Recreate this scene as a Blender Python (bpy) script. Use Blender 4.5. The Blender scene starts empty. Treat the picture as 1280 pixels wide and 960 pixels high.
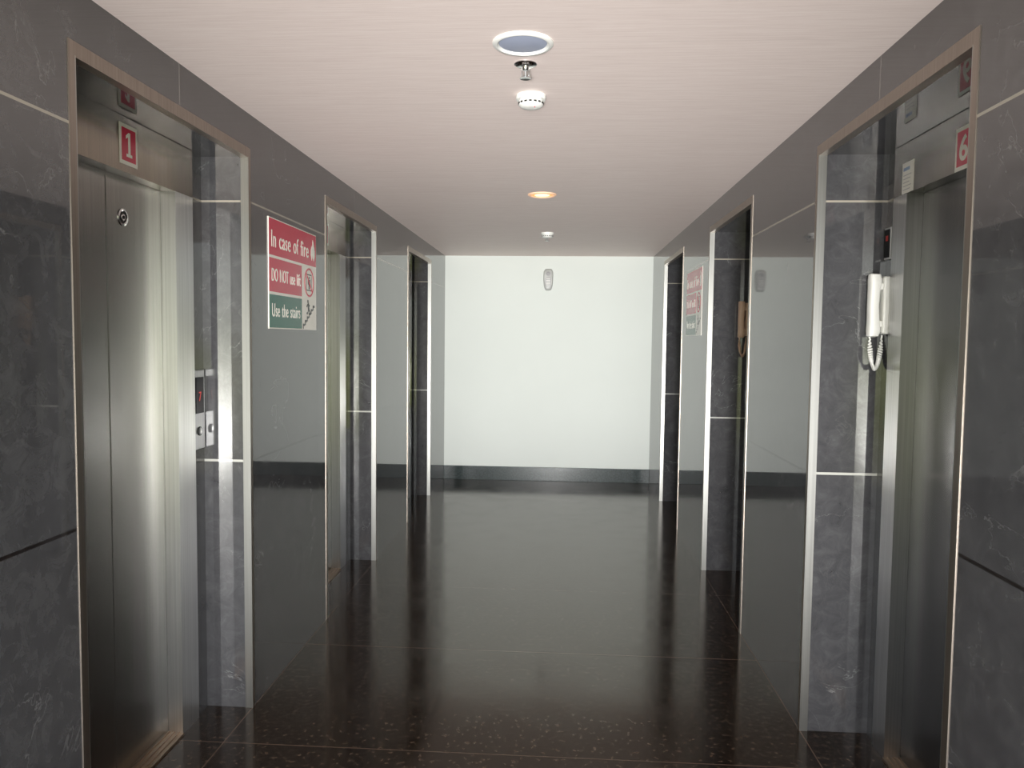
import bpy, bmesh, math
from mathutils import Matrix, Vector

scene = bpy.context.scene
COL = scene.collection
XL, XR, H, YE = -1.30, 1.008, 2.515, 8.60
Y0 = 0.7
PC = [2.58, 4.79, 7.09]
PH = 0.57
SOF = 2.337
REC = {'L': 0.20, 'R': 0.27}

# ---------------------------------------------------------------- materials
def newmat(name):
    m = bpy.data.materials.new(name); m.use_nodes = True
    nt = m.node_tree
    return m, nt, nt.nodes['Principled BSDF']

def plain(name, col, rough=0.5, metal=0.0, spec=0.5, noise=0.04, emit=None, es=0, coat=0, nscale=25):
    m, nt, b = newmat(name)
    n = nt.nodes.new('ShaderNodeTexNoise'); n.inputs['Scale'].default_value = nscale
    g = nt.nodes.new('ShaderNodeTexCoord'); nt.links.new(g.outputs['Object'], n.inputs['Vector'])
    mix = nt.nodes.new('ShaderNodeMix'); mix.data_type = 'RGBA'
    nt.links.new(n.outputs['Fac'], mix.inputs['Factor'])
    mix.inputs['A'].default_value = tuple(c*(1-noise) for c in col)+(1,)
    mix.inputs['B'].default_value = tuple(min(1, c*(1+noise)) for c in col)+(1,)
    nt.links.new(mix.outputs['Result'], b.inputs['Base Color'])
    b.inputs['Roughness'].default_value = rough
    b.inputs['Metallic'].default_value = metal
    b.inputs['Specular IOR Level'].default_value = spec
    b.inputs['Coat Weight'].default_value = coat
    if emit:
        b.inputs['Emission Color'].default_value = emit+(1,)
        b.inputs['Emission Strength'].default_value = es
    return m

def ramp(nt, src, stops, interp='LINEAR'):
    r = nt.nodes.new('ShaderNodeValToRGB'); r.color_ramp.interpolation = interp
    e = r.color_ramp.elements
    while len(e) < len(stops): e.new(0.5)
    for el, (p, c) in zip(e, stops):
        el.position = p; el.color = c if len(c) == 4 else tuple(c)+(1,)
    nt.links.new(src, r.inputs['Fac'])
    return r.outputs['Color']

def mth(nt, op, a, b=None, c=None):
    n = nt.nodes.new('ShaderNodeMath'); n.operation = op
    for i, v in enumerate((a, b, c)):
        if v is None: continue
        if isinstance(v, (int, float)): n.inputs[i].default_value = v
        else: nt.links.new(v, n.inputs[i])
    return n.outputs[0]

def mixc(nt, f, a, b):
    n = nt.nodes.new('ShaderNodeMix'); n.data_type = 'RGBA'
    if isinstance(f, (int, float)): n.inputs['Factor'].default_value = f
    else: nt.links.new(f, n.inputs['Factor'])
    for k, v in (('A', a), ('B', b)):
        if isinstance(v, tuple): n.inputs[k].default_value = v
        else: nt.links.new(v, n.inputs[k])
    return n.outputs['Result']

def marble():
    m, nt, b = newmat('polished_grey_marble')
    g = nt.nodes.new('ShaderNodeNewGeometry')
    pos = g.outputs['Position']
    sp = nt.nodes.new('ShaderNodeSeparateXYZ'); nt.links.new(pos, sp.inputs[0])
    def noise(scale, det=5, dist=0.0, rough=.55):
        n = nt.nodes.new('ShaderNodeTexNoise'); nt.links.new(pos, n.inputs['Vector'])
        n.inputs['Scale'].default_value = scale; n.inputs['Detail'].default_value = det
        n.inputs['Distortion'].default_value = dist; n.inputs['Roughness'].default_value = rough
        return n.outputs['Fac']
    base = ramp(nt, noise(12, 9, .9, .72), [(.3, (.038, .038, .041)), (.5, (.052, .052, .056)), (.7, (.074, .074, .078))])
    def vein(scale, width, dist, lo, hi, ms):
        a = mth(nt, 'SUBTRACT', noise(scale, 6, dist), .5)
        a = mth(nt, 'ABSOLUTE', a)
        v = ramp(nt, a, [(0, (1, 1, 1)), (width, (0, 0, 0))])
        mk = ramp(nt, noise(ms, 3), [(lo, (0, 0, 0)), (hi, (1, 1, 1))])
        return mth(nt, 'MULTIPLY', v, mk)
    v1 = vein(2.4, .003, 1.2, .50, .60, 2.4)
    v2 = vein(8, .010, .8, .50, .68, 3.3)
    c = mixc(nt, mth(nt, 'MULTIPLY', v1, .32), base, (.34, .34, .34, 1))
    c = mixc(nt, mth(nt, 'MULTIPLY', v2, .12), c, (.22, .22, .22, 1))
    z, y = sp.outputs[2], sp.outputs[1]
    def line(coord, at, hw):
        return mth(nt, 'LESS_THAN', mth(nt, 'ABSOLUTE', mth(nt, 'SUBTRACT', coord, at)), hw)
    up = line(z, 2.155, .004); lowj = line(z, 1.07, .005)
    ns = nt.nodes.new('ShaderNodeSeparateXYZ'); nt.links.new(g.outputs['True Normal'], ns.inputs[0])
    isj = mth(nt, 'GREATER_THAN', mth(nt, 'ABSOLUTE', ns.outputs[1]), .5)
    lcol = mixc(nt, isj, (.012, .010, .010, 1), (.42, .42, .39, 1))  # joint painted pale on jamb faces, standing in for its reflection
    c = mixc(nt, up, c, (.30, .275, .23, 1))
    c = mixc(nt, lowj, c, lcol)
    top = mth(nt, 'GREATER_THAN', z, SOF)
    vl = None
    for p in PC:
        l = line(y, p, .003)
        vl = l if vl is None else mth(nt, 'MAXIMUM', vl, l)
    c = mixc(nt, mth(nt, 'MULTIPLY', vl, top), c, (.2, .19, .18, 1))
    nt.links.new(c, b.inputs['Base Color'])
    r = ramp(nt, noise(3.0, 6, 1.5), [(.35, (.02,)*3), (.7, (.06,)*3)])
    nt.links.new(r, b.inputs['Roughness'])
    b.inputs['IOR'].default_value = 2.0
    return m

def floor_mat():
    m, nt, b = newmat('polished_brown_granite')
    g = nt.nodes.new('ShaderNodeNewGeometry'); pos = g.outputs['Position']
    sp = nt.nodes.new('ShaderNodeSeparateXYZ'); nt.links.new(pos, sp.inputs[0])
    def noise(scale, det=4):
        n = nt.nodes.new('ShaderNodeTexNoise'); nt.links.new(pos, n.inputs['Vector'])
        n.inputs['Scale'].default_value = scale; n.inputs['Detail'].default_value = det
        return n.outputs['Fac']
    base = ramp(nt, noise(42, 7), [(.42, (.012, .0075, .0048)), (.55, (.020, .0125, .008)), (.66, (.072, .048, .032))])
    c = base
    y, x = sp.outputs[1], sp.outputs[0]
    fr = mth(nt, 'FRACT', mth(nt, 'DIVIDE', mth(nt, 'SUBTRACT', y, 2.86-.98*6), .98))
    j = mth(nt, 'LESS_THAN', fr, .005)
    for at in (XL+.0, XR-.0):
        l = mth(nt, 'LESS_THAN', mth(nt, 'ABSOLUTE', mth(nt, 'SUBTRACT', x, at)), .0025)
        j = mth(nt, 'MAXIMUM', j, l)
    c = mixc(nt, mth(nt, 'MULTIPLY', j, .65), c, (.17, .115, .085, 1))
    nt.links.new(c, b.inputs['Base Color'])
    r = ramp(nt, noise(5, 5), [(.3, (.10,)*3), (.7, (.18,)*3)])
    nt.links.new(r, b.inputs['Roughness'])
    b.inputs['IOR'].default_value = 1.68
    b.inputs['Specular Tint'].default_value = (1, .88, .78, 1)
    return m

def ceiling_mat():
    m, nt, b = newmat('cream_laminate_grain')
    g = nt.nodes.new('ShaderNodeNewGeometry'); pos = g.outputs['Position']
    def streak(sc, det):
        mp = nt.nodes.new('ShaderNodeMapping'); nt.links.new(pos, mp.inputs['Vector'])
        mp.inputs['Scale'].default_value = sc
        n = nt.nodes.new('ShaderNodeTexNoise'); nt.links.new(mp.outputs[0], n.inputs['Vector'])
        n.inputs['Scale'].default_value = 1.0; n.inputs['Detail'].default_value = det; n.inputs['Roughness'].default_value = .7
        return n.outputs['Fac']
    c = ramp(nt, streak((6, 200, 1), 5), [(.3, (.76, .65, .61)), (.5, (.84, .725, .685)), (.7, (.89, .79, .75))])
    c2 = ramp(nt, streak((.9, 40, 1), 2), [(.54, (0, 0, 0)), (.68, (1, 1, 1))])
    c = mixc(nt, mth(nt, 'MULTIPLY', c2, .12), c, (.70, .57, .54, 1))
    sp = nt.nodes.new('ShaderNodeSeparateXYZ'); nt.links.new(pos, sp.inputs[0])
    fr = mth(nt, 'FRACT', mth(nt, 'DIVIDE', sp.outputs[1], .61))
    c = mixc(nt, mth(nt, 'MULTIPLY', mth(nt, 'LESS_THAN', fr, .006), .12), c, (.3, .25, .22, 1))
    nt.links.new(c, b.inputs['Base Color'])
    b.inputs['Roughness'].default_value = .55
    b.inputs['Specular IOR Level'].default_value = .3
    return m

def steel(name, col, rough, aniso=.8):
    m, nt, b = newmat(name)
    g = nt.nodes.new('ShaderNodeNewGeometry')
    mp = nt.nodes.new('ShaderNodeMapping'); nt.links.new(g.outputs['Position'], mp.inputs['Vector'])
    mp.inputs['Scale'].default_value = (160, 160, 1.2)
    n = nt.nodes.new('ShaderNodeTexNoise'); nt.links.new(mp.outputs[0], n.inputs['Vector'])
    n.inputs['Scale'].default_value = 1; n.inputs['Detail'].default_value = 3
    c = ramp(nt, n.outputs['Fac'], [(.3, tuple(x*.82 for x in col)), (.7, col)])
    nt.links.new(c, b.inputs['Base Color'])
    b.inputs['Metallic'].default_value = 1
    b.inputs['Roughness'].default_value = rough
    b.inputs['Anisotropic'].default_value = aniso
    t = nt.nodes.new('ShaderNodeCombineXYZ'); t.inputs[0].default_value = .7; t.inputs[1].default_value = .72
    nt.links.new(t.outputs[0], b.inputs['Tangent'])
    return m

M_MARBLE = marble(); M_FLOOR = floor_mat(); M_CEIL = ceiling_mat()
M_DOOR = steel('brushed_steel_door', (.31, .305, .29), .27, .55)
M_DOORR = steel('shaded_brushed_steel_door', (.135, .133, .133), .27, .55)  # same steel as the left doors, right-side shade put into the colour
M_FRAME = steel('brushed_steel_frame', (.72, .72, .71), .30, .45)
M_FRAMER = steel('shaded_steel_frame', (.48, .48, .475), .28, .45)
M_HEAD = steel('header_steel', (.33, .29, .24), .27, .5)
M_HEADR = steel('shaded_header_steel', (.20, .185, .165), .27, .5)  # header steel again, darkened in colour for the shaded right side
M_TRIM = steel('satin_steel_trim', (.50, .50, .48), .3, .2)
M_TRIM_SHADE = steel('shaded_steel_trim', (.38, .33, .285), .35, .2)  # wall legs of the steel trim, dimmer reflection put into the colour
M_PLATE = steel('satin_plate', (.34, .34, .35), .35, 0)
M_SILL = steel('bronze_sill', (.46, .35, .26), .35, .3)
M_WHITEWALL = plain('white_paint', (.71, .75, .72), .6, spec=.25, noise=.03, nscale=1.6)
M_BASE = plain('green_granite', (.03, .042, .042), .15, noise=.8, nscale=60)
M_RED = plain('sign_red', (.53, .03, .07), .22, spec=.5)
M_GREEN = plain('sign_green', (.022, .13, .095), .22, spec=.5)
M_WHITE = plain('sign_white', (.76, .74, .68), .22, spec=.5)
M_BLACK = plain('sign_black', (.02, .02, .02), .22, spec=.5)
M_PLAST = plain('white_plastic', (.8, .8, .77), .35)
M_PLAST2 = plain('beige_plastic', (.52, .36, .25), .4)
M_GREY = plain('grey_plastic', (.3, .3, .31), .4)
M_DARK = plain('black_display', (.006, .006, .008), .5, spec=.08)
M_CHROME = plain('chrome', (.7, .7, .7), .15, metal=1)
M_DULL = plain('dull_metal_button', (.3, .3, .3), .35, metal=1)
M_LENS = plain('unlit_lens', (.36, .40, .52), .5)
M_LIT = plain('lit_lens', (.2, .12, .05), .5, emit=(1, .72, .42), es=2.0)
M_GLOW = plain('orange_reflector', (.2, .08, .02), .4, emit=(1, .34, .09), es=1.3)
M_RING = plain('warm_lit_ring', (.75, .55, .40), .4, emit=(1, .45, .18), es=.3)
M_LED = plain('red_led', (.2, .0, .0), .5, emit=(1, .05, .02), es=.35)
M_LED2 = plain('dim_red_led', (.2, .0, .0), .5, emit=(1, .05, .02), es=.04)
M_SLOT = plain('dark_slot', (.01, .01, .01), .7)
M_BLUE = plain('print_blue', (.16, .24, .38), .4)

# ---------------------------------------------------------------- geometry helpers
def link(o, parent=None):
    COL.objects.link(o)
    if parent is not None: o.parent = parent
    return o

def add_box(bm, x0, x1, y0, y1, z0, z1, bevel=0, seg=2, mi=0):
    t = bmesh.new()
    bmesh.ops.create_cube(t, size=1)
    for v in t.verts:
        v.co = Vector((x0+(v.co.x+.5)*(x1-x0), y0+(v.co.y+.5)*(y1-y0), z0+(v.co.z+.5)*(z1-z0)))
    if bevel: bmesh.ops.bevel(t, geom=t.edges[:], offset=bevel, segments=seg, affect='EDGES', profile=.5)
    for f in t.faces: f.material_index = mi
    me = bpy.data.meshes.new('t'); t.to_mesh(me); t.free()
    bm.from_mesh(me); bpy.data.meshes.remove(me)

def finish(bm, name, mats, parent=None, smooth=False, loc=None):
    me = bpy.data.meshes.new(name)
    bmesh.ops.recalc_face_normals(bm, faces=bm.faces[:])
    bm.to_mesh(me); bm.free()
    for m in (mats if isinstance(mats, (list, tuple)) else [mats]): me.materials.append(m)
    if smooth:
        for p in me.polygons: p.use_smooth = True
        try: me.set_sharp_from_angle(angle=math.radians(40))
        except Exception: pass
    o = bpy.data.objects.new(name, me); link(o, parent)
    if loc: o.location = loc
    return o

def boxes(name, lst, mats, parent=None, bevel=0, smooth=False):
    bm = bmesh.new()
    for b in lst:
        mi = b[6] if len(b) > 6 else 0
        add_box(bm, *b[:6], bevel=bevel, mi=mi)
    return finish(bm, name, mats, parent, smooth)

def lathe(name, prof, mat, parent=None, seg=40, axis='Z', center=(0, 0, 0), smooth=True):
    bm = bmesh.new(); rings = []
    cx, cy, cz = center
    def P(r, h, a):
        if axis == 'Z': return (cx+r*math.cos(a), cy+r*math.sin(a), cz+h)
        return (cx+r*math.cos(a), cy+h, cz+r*math.sin(a))
    for r, h in prof:
        if r < 1e-6: rings.append([bm.verts.new(P(0, h, 0))])
        else: rings.append([bm.verts.new(P(r, h, 2*math.pi*i/seg)) for i in range(seg)])
    for a, b in zip(rings, rings[1:]):
        for i in range(seg):
            j = (i+1) % seg
            if len(a) == 1 and len(b) == 1: continue
            if len(a) == 1: bm.faces.new((a[0], b[i], b[j]))
            elif len(b) == 1: bm.faces.new((a[i], a[j], b[0]))
            else: bm.faces.new((a[i], a[j], b[j], b[i]))
    return finish(bm, name, mat, parent, smooth)

def poly(name, pts, z0, z1, mat, parent=None, bm=None):
    own = bm is None
    if own: bm = bmesh.new()
    a = [bm.verts.new((x, y, z0)) for x, y in pts]; b = [bm.verts.new((x, y, z1)) for x, y in pts]
    n = len(pts)
    bm.faces.new(b); bm.faces.new(a[::-1])
    for i in range(n): bm.faces.new((a[i], a[(i+1) % n], b[(i+1) % n], b[i]))
    if own: return finish(bm, name, mat, parent)

def tube(name, pts, rad, mat, parent=None):
    cu = bpy.data.curves.new(name, 'CURVE'); cu.dimensions = '3D'
    s = cu.splines.new('POLY'); s.points.add(len(pts)-1)
    for p, q in zip(s.points, pts): p.co = (*q, 1)
    cu.bevel_depth = rad; cu.bevel_resolution = 2; cu.use_fill_caps = True
    return conv(cu, name, mat, parent)

def conv(cu, name, mat, parent, fit=None):
    o = bpy.data.objects.new('tmp', cu); COL.objects.link(o)
    dg = bpy.context.evaluated_depsgraph_get()
    me = bpy.data.meshes.new_from_object(o.evaluated_get(dg))
    bpy.data.objects.remove(o); me.name = name
    me.materials.clear(); me.materials.append(mat)
    if fit:
        cx, cy, w, h, z = fit
        xs = [v.co.x for v in me.vertices]; ys = [v.co.y for v in me.vertices]
        x0, x1, y0, y1 = min(xs), max(xs), min(ys), max(ys)
        for v in me.vertices:
            v.co.x = cx+((v.co.x-x0)/(x1-x0)-.5)*w
            v.co.y = cy+((v.co.y-y0)/(y1-y0)-.5)*h
            v.co.z = z+v.co.z
    r = bpy.data.objects.new(name, me); link(r, parent)
    return r

def text(name, s, cx, cy, w, h, z, mat, parent, bold=.0, space=1.0):
    cu = bpy.data.curves.new(name, 'FONT'); cu.body = s; cu.size = .1; cu.extrude = .0004; cu.offset = bold
    cu.space_character = space; cu.space_word = 1.25
    return conv(cu, name, mat, parent, (cx, cy, w, h, z))

def frame(side, y, z, out=0.0, x=None):
    """local x = viewer's right, y = up, z = out of the surface"""
    if side == 'L': X, Y, Z, p = (0, 1, 0), (0, 0, 1), (1, 0, 0), (x+out, y, z)
    elif side == 'R': X, Y, Z, p = (0, -1, 0), (0, 0, 1), (-1, 0, 0), (x-out, y, z)
    else: X, Y, Z, p = (1, 0, 0), (0, 0, 1), (0, -1, 0), (x, y-out, z)
    m = Matrix((X, Y, Z)).transposed().to_4x4(); m.translation = p
    return m

def root(name, mat4, label, category, group=None):
    e = bpy.data.objects.new(name, None); COL.objects.link(e)
    e.empty_display_size = .05; e.matrix_world = mat4
    e['label'] = label; e['category'] = category
    if group: e['group'] = group
    return e

def copy_thing(src, mat4, label=None, skip=()):
    n = src.copy(); COL.objects.link(n); n.matrix_world = mat4
    if label: n['label'] = label
    for c in src.children:
        if c.name.split('.')[0] in skip: continue
        k = c.copy(); COL.objects.link(k); k.parent = n
    return n

def struct(o): o['kind'] = 'structure'; return o

# ---------------------------------------------------------------- room shell
EC = {'L': -.035, 'R': .01}
FH = {'L': .50, 'R': .475}
def side_wall(side):
    L = side == 'L'; x = XL if L else XR; s = -1 if L else 1; rec = REC[side]
    T = .55; lst = []
    def B(d0, d1, y0, y1, z0, z1):
        a, b = x+s*d0, x+s*d1
        lst.append((min(a, b), max(a, b), y0, y1, z0, z1))
    prev = Y0
    for c in PC:
        B(0, T, prev, c-PH, 0, H)
        B(0, T, c-PH, c+PH, SOF, H)
        ec = c+EC[side]; fh = FH[side]
        B(rec, T, c-PH, ec-fh, 0, SOF)
        B(rec, T, ec+fh, c+PH, 0, SOF)
        B(rec+.10, T, ec-fh, ec+fh, 0, SOF)
        prev = c+PH
    B(0, T, prev, YE, 0, H)
    return struct(boxes('wall_left' if L else 'wall_right', lst, M_MARBLE))
side_wall('L'); side_wall('R')
struct(boxes('wall_back', [(XL-.55, XR+.55, YE, YE+.15, 0, H)], M_WHITEWALL))
struct(boxes('baseboard_back', [(XL, XR, YE-.014, YE, 0, .155)], M_BASE, bevel=.002))
struct(boxes('floor', [(XL-1.2, XR+1.2, -2.4, YE+.15, -.12, 0)], M_FLOOR))
struct(boxes('ceiling', [(XL-1.2, XR+1.2, -1.2, YE+.15, H, H+.12)], M_CEIL))

ti = 1
for side in 'LR':
    x = XL if side == 'L' else XR; s = 1 if side == 'L' else -1
    for c in PC:
        a, b = c-PH, c+PH; W = .028; P = .0025; J = .030
        lst = []
        def B(d0, d1, y0, y1, z0, z1, mi=0):
            p, q = x+s*d0, x+s*d1
            lst.append((min(p, q), max(p, q), y0, y1, z0, z1, mi))
        B(0, P, a-W, a, 0, SOF+W+.008, 1); B(0, P, b, b+W-.008, 0, SOF+W+.008, 1); B(0, P, a, b, SOF, SOF+W+.008, 1)
        B(-J, P, a, a+.004, 0, SOF); B(-J, P, b-.004, b, 0, SOF); B(-J, P, a+.004, b-.004, SOF-.004, SOF, 1)
        struct(boxes('trim_%d' % ti, lst, [M_TRIM, M_TRIM_SHADE])); ti += 1

# ---------------------------------------------------------------- lift entrances
def lift(side, hw):
    fh = FH[side]
    L = side == 'L'
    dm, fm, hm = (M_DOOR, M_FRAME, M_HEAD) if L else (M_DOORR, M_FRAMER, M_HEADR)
    x = XL-REC['L'] if L else XR+REC['R']
    mk = lambda c: frame(side, c+EC[side], 0, 0, x)
    r = root('elevator_entrance', mk(PC[0]), ('brushed' if L else 'shade-darkened brushed')+' stainless steel lift doors recessed in marble surround', 'elevator', 'lift entrances')
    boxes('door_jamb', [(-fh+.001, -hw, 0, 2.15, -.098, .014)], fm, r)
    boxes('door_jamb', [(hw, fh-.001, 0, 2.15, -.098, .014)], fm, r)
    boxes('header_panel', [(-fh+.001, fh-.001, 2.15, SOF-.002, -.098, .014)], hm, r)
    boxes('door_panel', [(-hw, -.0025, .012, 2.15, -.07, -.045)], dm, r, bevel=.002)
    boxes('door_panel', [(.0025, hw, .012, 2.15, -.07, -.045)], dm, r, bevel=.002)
    lst = [(-hw, hw, 0, .008, -.09, .02)]
    for z in (-.075, -.05, -.03, -.01): lst.append((-hw, hw, .008, .012, z, z+.012))
    boxes('door_sill', lst, M_SILL, r)
    if side == 'L':
        sx = .10
        for o in (lathe('keyhole_ring', [(0, 0), (.030, 0), (.030, .003), (.024, .004), (.021, .002), (.013, .002), (.011, .004), (0, .004)], M_CHROME, r, seg=28),
                  lathe('keyhole', [(0, 0), (.006, 0), (.006, .006), (0, .006)], M_SLOT, r, seg=12),
                  lathe('keyhole_groove', [(.014, .0022), (.014, .0035), (.020, .0035), (.020, .0022)], M_SLOT, r, seg=28)):
            o.location = (sx, 2.01, -.045)
    for c in PC[1:]: copy_thing(r, mk(c), skip=('keyhole_ring', 'keyhole', 'keyhole_groove'))
    return r
lift('L', .36); lift('R', .36)

def number_sign(side, digit, c, z):
    x = XL-REC['L'] if side == 'L' else XR+REC['R']
    r = root('number_sign', frame(side, c, z, .0142, x), 'small red sign with white number %s on steel lift header' % digit, 'sign')
    boxes('backing_plate', [(-.054, .054, -.068, .068, 0, .002)], M_WHITE, r)
    boxes('red_field', [(-.042, .042, -.055, .055, .002, .003)], M_RED, r)
    if digit == '1':
        poly('numeral', [(-.016, -.040), (.018, -.040), (.018, -.030), (.008, -.030), (.008, .042), (-.002, .042), (-.018, .030), (-.018, .019), (-.005, .027), (-.005, -.030), (-.016, -.030)], .003, .0038, M_WHITE, r)
    else:
        text('numeral', digit, 0, 0, .05, .082, .0034, M_WHITE, r, bold=.002)
number_sign('L', '1', 2.585, 2.243)
number_sign('L', '2', 4.80, 2.243)
number_sign('R', '6', 2.550, 2.218)

r = root('notice_plaque', frame('R', 2.945, 2.205, .0142, XR+REC['R']), 'small white printed notice on steel lift header', 'sign')
boxes('plaque_plate', [(-.045, .045, -.054, .058, 0, .002)], M_WHITE, r)
boxes('printed_header', [(-.035, .015, .028, .040, .002, .0026)], M_BLUE, r)
boxes('printed_lines', [(-.035, .03-.008*(i % 3), .01-.013*i, .013-.013*i, .002, .0025) for i in range(5)], M_GREY, r)

cps = XL-REC['L']
r = root('call_button_panel', frame('L', 3.097, 1.29, .0005, cps), 'steel lift call panel with black display reading red 7', 'call panel')
boxes('face_plate', [(-.048, .048, -.165, .165, 0, .006)], M_PLATE, r, bevel=.002)
boxes('display', [(-.034, .034, -.015, .135, .006, .009)], M_DARK, r)
text('floor_digit', '7', 0, .055, .020, .038, .0098, M_LED, r)
for yy in (-.09,):
    o = lathe('call_button', [(0, 0), (.016, 0), (.016, .003), (.013, .004), (0, .004)], M_DULL, r, seg=28); o.location = (0, yy, .006)
    o = lathe('button_ring', [(.0165, 0), (.0165, .003), (.0185, .003), (.0185, 0)], M_SLOT, r, seg=28); o.location = (0, yy, .006)

r = root('indicator_panel', frame('R', 3.109, 1.985, .0005, XR+REC['R']), 'small dark lift indicator with red display', 'indicator')
boxes('housing', [(-.028, .028, -.062, .062, 0, .012)], M_GREY, r, bevel=.003)
boxes('display_glass', [(-.022, .022, -.054, .054, .012, .014)], M_DARK, r)
boxes('red_display', [(-.010, .010, .01, .03, .014, .0145)], M_LED2, r)

# ---------------------------------------------------------------- intercom phone
def phone(y, mat, tone):
    r = root('intercom_phone', frame('R', y, 1.745, .0005, XR+REC['R']), tone+' wall intercom handset with coiled cord beside lift door', 'phone', 'intercom phones')
    boxes('base', [(-.030, .030, -.112, .112, 0, .030)], mat, r, bevel=.007)
    boxes('hook_cradle', [(-.022, .022, .06, .085, .028, .038)], mat, r, bevel=.003)
    boxes('hook_cradle', [(-.022, .022, -.085, -.06, .028, .038)], mat, r, bevel=.003)
    bm = bmesh.new(); rings = []
    prof = [(-.124, .058, .008, .010), (-.12, .056, .020, .020), (-.10, .054, .026, .023), (-.075, .054, .026, .022), (-.055, .056, .024, .020),
            (0, .058, .023, .019), (.055, .056, .024, .020), (.075, .054, .026, .022), (.10, .054, .026, .023), (.12, .056, .020, .020), (.124, .058, .008, .010)]
    for y_, zc, hx, hz in prof:
        rg = []
        for i in range(20):
            a = 2*math.pi*i/20
            ca, sa = math.cos(a), math.sin(a)
            rg.append(bm.verts.new((hx*math.copysign(abs(ca)**.55, ca), y_, zc+hz*math.copysign(abs(sa)**.55, sa))))
        rings.append(rg)
    for a, b in zip(rings, rings[1:]):
        for i in range(20): bm.faces.new((a[i], a[(i+1) % 20], b[(i+1) % 20], b[i]))
    bm.faces.new(rings[0]); bm.faces.new(rings[-1])
    finish(bm, 'handset', mat, r, smooth=True)
    path = []; N = 1000
    for i in range(N+1):
        t = i/N; a = t*math.pi
        py = -.116-.130*math.sin(a)**.75
        pz = .066-.046*t + .014*math.cos(a)*math.sin(a)
        px = .012*math.sin(2*a)
        th = 2*math.pi*38*t; rr = .0076*min(1, 9*t, 9*(1-t))
        w = math.sin(a)**3
        path.append((px+rr*math.cos(th), py+rr*math.sin(th)*w, pz+rr*math.sin(th)*(1-w)))
    tube('coiled_cord', path, .0036, mat, r)
    return r
phone(3.107, M_PLAST, 'white')
phone(3.107-PC[0]+PC[1], M_PLAST2, 'beige')

# ---------------------------------------------------------------- fire sign
SW, SH = .665, .497
r = root('fire_safety_sign', frame('L', 3.69, 1.88, .0005, XL), 'red, green and white lift fire instruction sign on marble wall', 'sign', 'fire instruction signs')
boxes('sign_board', [(-SW/2, SW/2, -SH/2, SH/2, 0, .004)], M_WHITE, r, bevel=.001)
X = lambda f: -SW/2+f*SW
Yf = lambda f: SH/2-f*SH
boxes('red_banner', [(X(.008), X(.992), Yf(.335), Yf(.010), .004, .0045)], M_RED, r)
boxes('red_banner', [(X(.008), X(.655), Yf(.665), Yf(.36), .004, .0045)], M_RED, r)
boxes('green_banner', [(X(.008), X(.655), Yf(.99), Yf(.69), .004, .0045)], M_GREEN, r)
text('lettering', 'In case of fire', X(.43), Yf(.185), .76*SW, .076, .0049, M_WHITE, r, 0, 1.08)
text('lettering', 'DO NOT use lift', X(.34), Yf(.51), .575*SW, .058, .0049, M_WHITE, r, 0, 1.08)
text('lettering', 'Use the stairs', X(.335), Yf(.83), .56*SW, .060, .0049, M_WHITE, r, 0, 1.08)
fl = [(-.018, -.045), (-.032, -.02), (-.030, .005), (-.018, .022), (-.015, .008), (-.006, .028), (-.004, .05), (.012, .035), (.02, .012), (.024, .02), (.032, 0), (.03, -.025), (.016, -.045), (.004, -.03), (.0, -.015), (-.008, -.03)]
poly('flame_icon', [(X(.915)+a*.95, Yf(.175)+b*1.15) for a, b in fl], .0045, .0052, M_WHITE, r)
cx, cy = X(.825), Yf(.512)
def ring(bm, cx, cy, ro, ri, z0, z1, n=48):
    for i in range(n):
        a0, a1 = 2*math.pi*i/n, 2*math.pi*(i+1)/n
        q = [(cx+ro*math.cos(a0), cy+ro*math.sin(a0)), (cx+ro*math.cos(a1), cy+ro*math.sin(a1)),
             (cx+ri*math.cos(a1), cy+ri*math.sin(a1)), (cx+ri*math.cos(a0), cy+ri*math.sin(a0))]
        poly('', q, z0, z1, None, None, bm)
bm = bmesh.new(); ring(bm, cx, cy, .074, .065, .0046, .0056)
d = .064; w = .004
poly('', [(cx-d*.707-w*.7, cy+d*.707-w*.7), (cx-d*.707+w*.7, cy+d*.707+w*.7), (cx+d*.707+w*.7, cy-d*.707+w*.7), (cx+d*.707-w*.7, cy-d*.707-w*.7)][::-1], .0046, .0056, None, None, bm)
finish(bm, 'prohibition_ring', M_RED, r)
bm = bmesh.new()
for q in ((-.038, -.032, -.042, .042), (.032, .038, -.042, .042), (-.038, .038, .037, .043), (-.038, .038, -.043, -.037), (-.010, .010, -.006, .016),
          (-.009, -.001, -.034, -.006), (.001, .009, -.034, -.006), (-.017, -.011, -.010, .016), (.011, .017, -.010, .016)):
    add_box(bm, cx+q[0], cx+q[1], cy+q[2], cy+q[3], .004, .0046)
poly('', [(cx+.007*math.cos(i*.5236), cy+.025+.007*math.sin(i*.5236)) for i in range(12)], .004, .0046, None, None, bm)
finish(bm, 'lift_icon', M_BLACK, r)
cx, cy = X(.825), Yf(.845)
K = 1.22
bm = bmesh.new(); n = 6
for i in range(n):
    x0 = cx-.098+i*.031; y0 = cy-.064+i*.0195
    add_box(bm, x0, x0+.031, y0+.006, y0+.018, .004, .0046); add_box(bm, x0, x0+.012, y0-.008, y0+.012, .004, .0046)
def limb(a, b, w):
    a = (a[0]*K-.004, a[1]*K+.004); b = (b[0]*K-.004, b[1]*K+.004); w *= K
    v = Vector((b[0]-a[0], b[1]-a[1])); nn = Vector((-v.y, v.x)).normalized()*w/2
    poly('', [(cx+a[0]+nn.x, cy+a[1]+nn.y), (cx+a[0]-nn.x, cy+a[1]-nn.y), (cx+b[0]-nn.x, cy+b[1]-nn.y), (cx+b[0]+nn.x, cy+b[1]+nn.y)], .004, .0046, None, None, bm)
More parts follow.
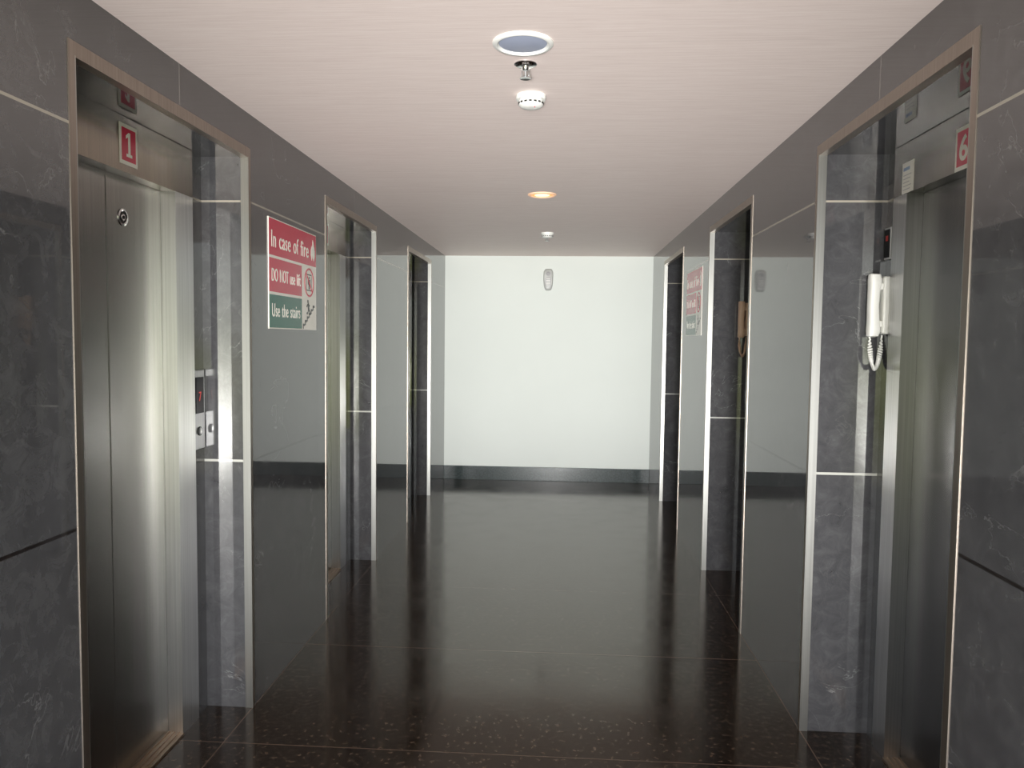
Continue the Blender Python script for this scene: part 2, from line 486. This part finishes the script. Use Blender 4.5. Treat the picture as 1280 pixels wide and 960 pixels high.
limb((-.012, .045), (-.002, .018), .018); limb((-.002, .02), (.016, .008), .009); limb((.016, .008), (.018, -.004), .009)
limb((-.002, .02), (-.018, .002), .009); limb((-.018, .002), (-.03, .004), .008); limb((-.012, .042), (.01, .034), .007); limb((-.012, .042), (-.03, .03), .007)
poly('', [(cx-.020+.010*math.cos(i*.5236), cy+.068+.0095*math.sin(i*.5236)) for i in range(12)], .004, .0046, None, None, bm)
finish(bm, 'stairs_icon', M_BLACK, r)
copy_thing(r, frame('R', 5.93, 1.885, .0005, XR))

# ---------------------------------------------------------------- ceiling fixtures
FX = -.130
def ceil_root(name, x, y, label, cat, group=None):
    return root(name, Matrix.Translation((x, y, H)), label, cat, group)
def downlight(y, lit):
    r = ceil_root('recessed_downlight', FX, y, 'round white recessed downlight, ' + ('glowing warm orange' if lit else 'switched off with bluish lens'), 'ceiling light')
    R = .095 if not lit else .09
    lathe('trim_ring', [(R, 0), (R, -.004), (R-.006, -.009), (R-.014, -.009), (R-.02, -.003), (R-.02, 0)], M_RING if lit else M_PLAST, r)
    if lit:
        lathe('reflector_rim', [(.048, -.0052), (R-.03, -.0048), (R-.0205, -.003), (R-.0205, 0), (.048, 0)], M_GLOW, r)
        lathe('lens', [(0, -.0056), (.0475, -.0053), (.0475, 0)], M_LIT, r)
    else:
        lathe('lens', [(0, -.005), (R-.03, -.0045), (R-.0205, -.002), (R-.0205, 0)], M_LENS, r)
    return r
downlight(2.44, False); d2 = downlight(4.95, True)

def detector(y):
    r = ceil_root('smoke_detector', FX+.005, y, 'round white plastic smoke detector on ceiling', 'smoke detector', 'smoke detectors')
    lathe('mounting_base', [(0, 0), (.056, 0), (.057, -.012), (.054, -.017), (0, -.017)], M_PLAST, r)
    lathe('sensor_cage', [(0, -.017), (.043, -.017), (.043, -.021), (.047, -.024), (.046, -.036), (.036, -.044), (.015, -.047), (0, -.047)], M_PLAST, r)
    bm = bmesh.new()
    for i in range(16):
        a = 2*math.pi*i/16
        t = bmesh.new(); bmesh.ops.create_cube(t, size=1)
        bmesh.ops.scale(t, vec=(.004, .011, .006), verts=t.verts)
        bmesh.ops.transform(t, matrix=Matrix.Rotation(a, 4, 'Z') @ Matrix.Translation((.046, 0, -.030)), verts=t.verts)
        me = bpy.data.meshes.new('t'); t.to_mesh(me); t.free(); bm.from_mesh(me)
    finish(bm, 'vent_slots', M_SLOT, r)
    o = lathe('indicator_led', [(0, 0), (.0025, 0), (.002, -.0025), (0, -.003)], M_RED, r, seg=12); o.location = (.015, -.02, -.0455)
    return r
dt = detector(2.96)
copy_thing(dt, Matrix.Translation((FX+.005, 6.72, H)))

def sprinkler(y):
    r = ceil_root('fire_sprinkler', FX, y, 'chrome pendent fire sprinkler with white ceiling plate', 'sprinkler', 'fire sprinklers')
    lathe('escutcheon', [(.012, 0), (.038, 0), (.038, -.003), (.03, -.008), (.012, -.009)], M_CHROME, r)
    lathe('nozzle_body', [(0, 0), (.011, 0), (.011, -.018), (.008, -.022), (0, -.022)], M_CHROME, r, seg=16)
    boxes('frame_arm', [(-.013, -.010, -.003, .003, -.045, -.018)], M_CHROME, r); boxes('frame_arm', [(.010, .013, -.003, .003, -.045, -.018)], M_CHROME, r)
    lathe('glass_bulb', [(0, -.022), (.003, -.024), (.003, -.040), (0, -.043)], M_GREY, r, seg=10)
    lathe('deflector', [(0, -.043), (.014, -.044), (.019, -.047), (.019, -.049), (0, -.047)], M_CHROME, r, seg=24)
    return r
sp_ = sprinkler(2.62)
copy_thing(sp_, Matrix.Translation((FX, 6.90, H)))

# ---------------------------------------------------------------- air freshener on end wall
r = root('air_freshener_dispenser', frame('B', YE, 2.25, .0005, -.145), 'white plastic automatic air freshener dispenser on white wall', 'air freshener')
bm = bmesh.new(); rings = []
out = []
for i in range(32):
    a = 2*math.pi*i/32; ca, sa = math.cos(a), math.sin(a)
    y = .118*math.copysign(abs(sa)**.6, sa); wd = .052+.006*(y/.118)
    out.append((wd*math.copysign(abs(ca)**.5, ca), y))
for z, s in ((0, .97), (.05, 1), (.062, .93), (.068, .8)):
    rings.append([bm.verts.new((x*s, y*s, z)) for x, y in out])
for a, b in zip(rings, rings[1:]):
    for i in range(32): bm.faces.new((a[i], a[(i+1) % 32], b[(i+1) % 32], b[i]))
bm.faces.new(rings[0]); bm.faces.new(rings[-1])
finish(bm, 'casing', plain('dispenser_plastic', (.45, .46, .45), .35), r, smooth=True)
lathe('spray_nozzle', [(0, .066), (.024, .066), (.024, .071), (.014, .072), (.012, .069), (0, .069)], M_GREY, r, seg=24, center=(0, .065, 0))
boxes('front_window', [(-.03, .03, -.07, .02, .067, .0695)], M_GREY, r, bevel=.001)
boxes('vent_grille', [(-.022, .022, -.06+.016*i, -.053+.016*i, .0695, .0715) for i in range(5)], M_PLAST, r)

# ---------------------------------------------------------------- lights
def aim(o, d): o.rotation_euler = Vector(d).to_track_quat('-Z', 'Y').to_euler()
sun = bpy.data.lights.new('daylight_sun', 'SUN'); sun.energy = .4; sun.angle = math.radians(8); sun.color = (.98, 1, .99)
so = bpy.data.objects.new('daylight_sun', sun); COL.objects.link(so); so.location = (0, -4, 3); aim(so, (0, 1, 0.0))
gl = bpy.data.lights.new('ground_bounce_fill', 'SPOT'); gl.energy = 900; gl.spot_size = math.radians(85); gl.spot_blend = 1; gl.color = (1, .985, .97); gl.shadow_soft_size = .7  # added spot, stands in for light off the ground outside
go = bpy.data.objects.new('ground_bounce_fill', gl); COL.objects.link(go); go.location = (-.14, -3.2, .75); aim(go, (0, 1, .07))
g2 = bpy.data.lights.new('far_ceiling_fill', 'SPOT'); g2.energy = 3400; g2.spot_size = math.radians(38); g2.spot_blend = 1; g2.color = (1, .985, .96); g2.shadow_soft_size = .4  # added spot, brightens the far ceiling and end wall
go2 = bpy.data.objects.new('far_ceiling_fill', g2); COL.objects.link(go2); go2.location = (-.14, -3.6, .28); aim(go2, (0, 1, .158))
al = bpy.data.lights.new('downlight_lamp', 'SPOT'); al.energy = 14; al.spot_size = math.radians(120); al.spot_blend = .8; al.color = (1, .72, .42); al.shadow_soft_size = .05
ao = bpy.data.objects.new('downlight_lamp', al); COL.objects.link(ao); ao.location = (FX, 4.95, H-.02)

w = bpy.data.worlds.new('World'); scene.world = w; w.use_nodes = True
nt = w.node_tree; bg = nt.nodes['Background']
tc = nt.nodes.new('ShaderNodeTexCoord'); sp = nt.nodes.new('ShaderNodeSeparateXYZ'); nt.links.new(tc.outputs['Generated'], sp.inputs[0])
ns = nt.nodes.new('ShaderNodeTexNoise'); nt.links.new(tc.outputs['Generated'], ns.inputs['Vector']); ns.inputs['Scale'].default_value = 9
zz = mth(nt, 'ADD', sp.outputs[2], mth(nt, 'MULTIPLY', mth(nt, 'SUBTRACT', ns.outputs['Fac'], .5), .10))
zz = mth(nt, 'ADD', mth(nt, 'MULTIPLY', zz, .5), .5)
c = ramp(nt, zz, [(0, (.62, .60, .57)), (.42, (.60, .59, .52)), (.46, (.52, .57, .24)), (.485, (.76, .82, .38)), (.505, (.95, .97, .87)), (.62, (.9, .95, 1)), (1, (.8, .87, 1))])
nt.links.new(c, bg.inputs['Color']); bg.inputs['Strength'].default_value = 3.6

# ---------------------------------------------------------------- camera
F = 961.0
cam = bpy.data.cameras.new('camera'); cam.sensor_width = 36; cam.lens = F/1280*36; cam.clip_start = .01
co = bpy.data.objects.new('camera', cam); COL.objects.link(co)
yaw, pitch, roll = math.radians(3.565), math.radians(3.395), math.radians(0.65)
R = Matrix.Rotation(yaw, 3, 'Z') @ Matrix.Rotation(math.pi/2-pitch, 3, 'X') @ Matrix.Rotation(roll, 3, 'Z')
m4 = R.to_4x4(); m4.translation = (0, 0, 1.6); co.matrix_world = m4
scene.camera = co
scene.view_settings.view_transform = 'Standard'
scene.view_settings.look = 'None'
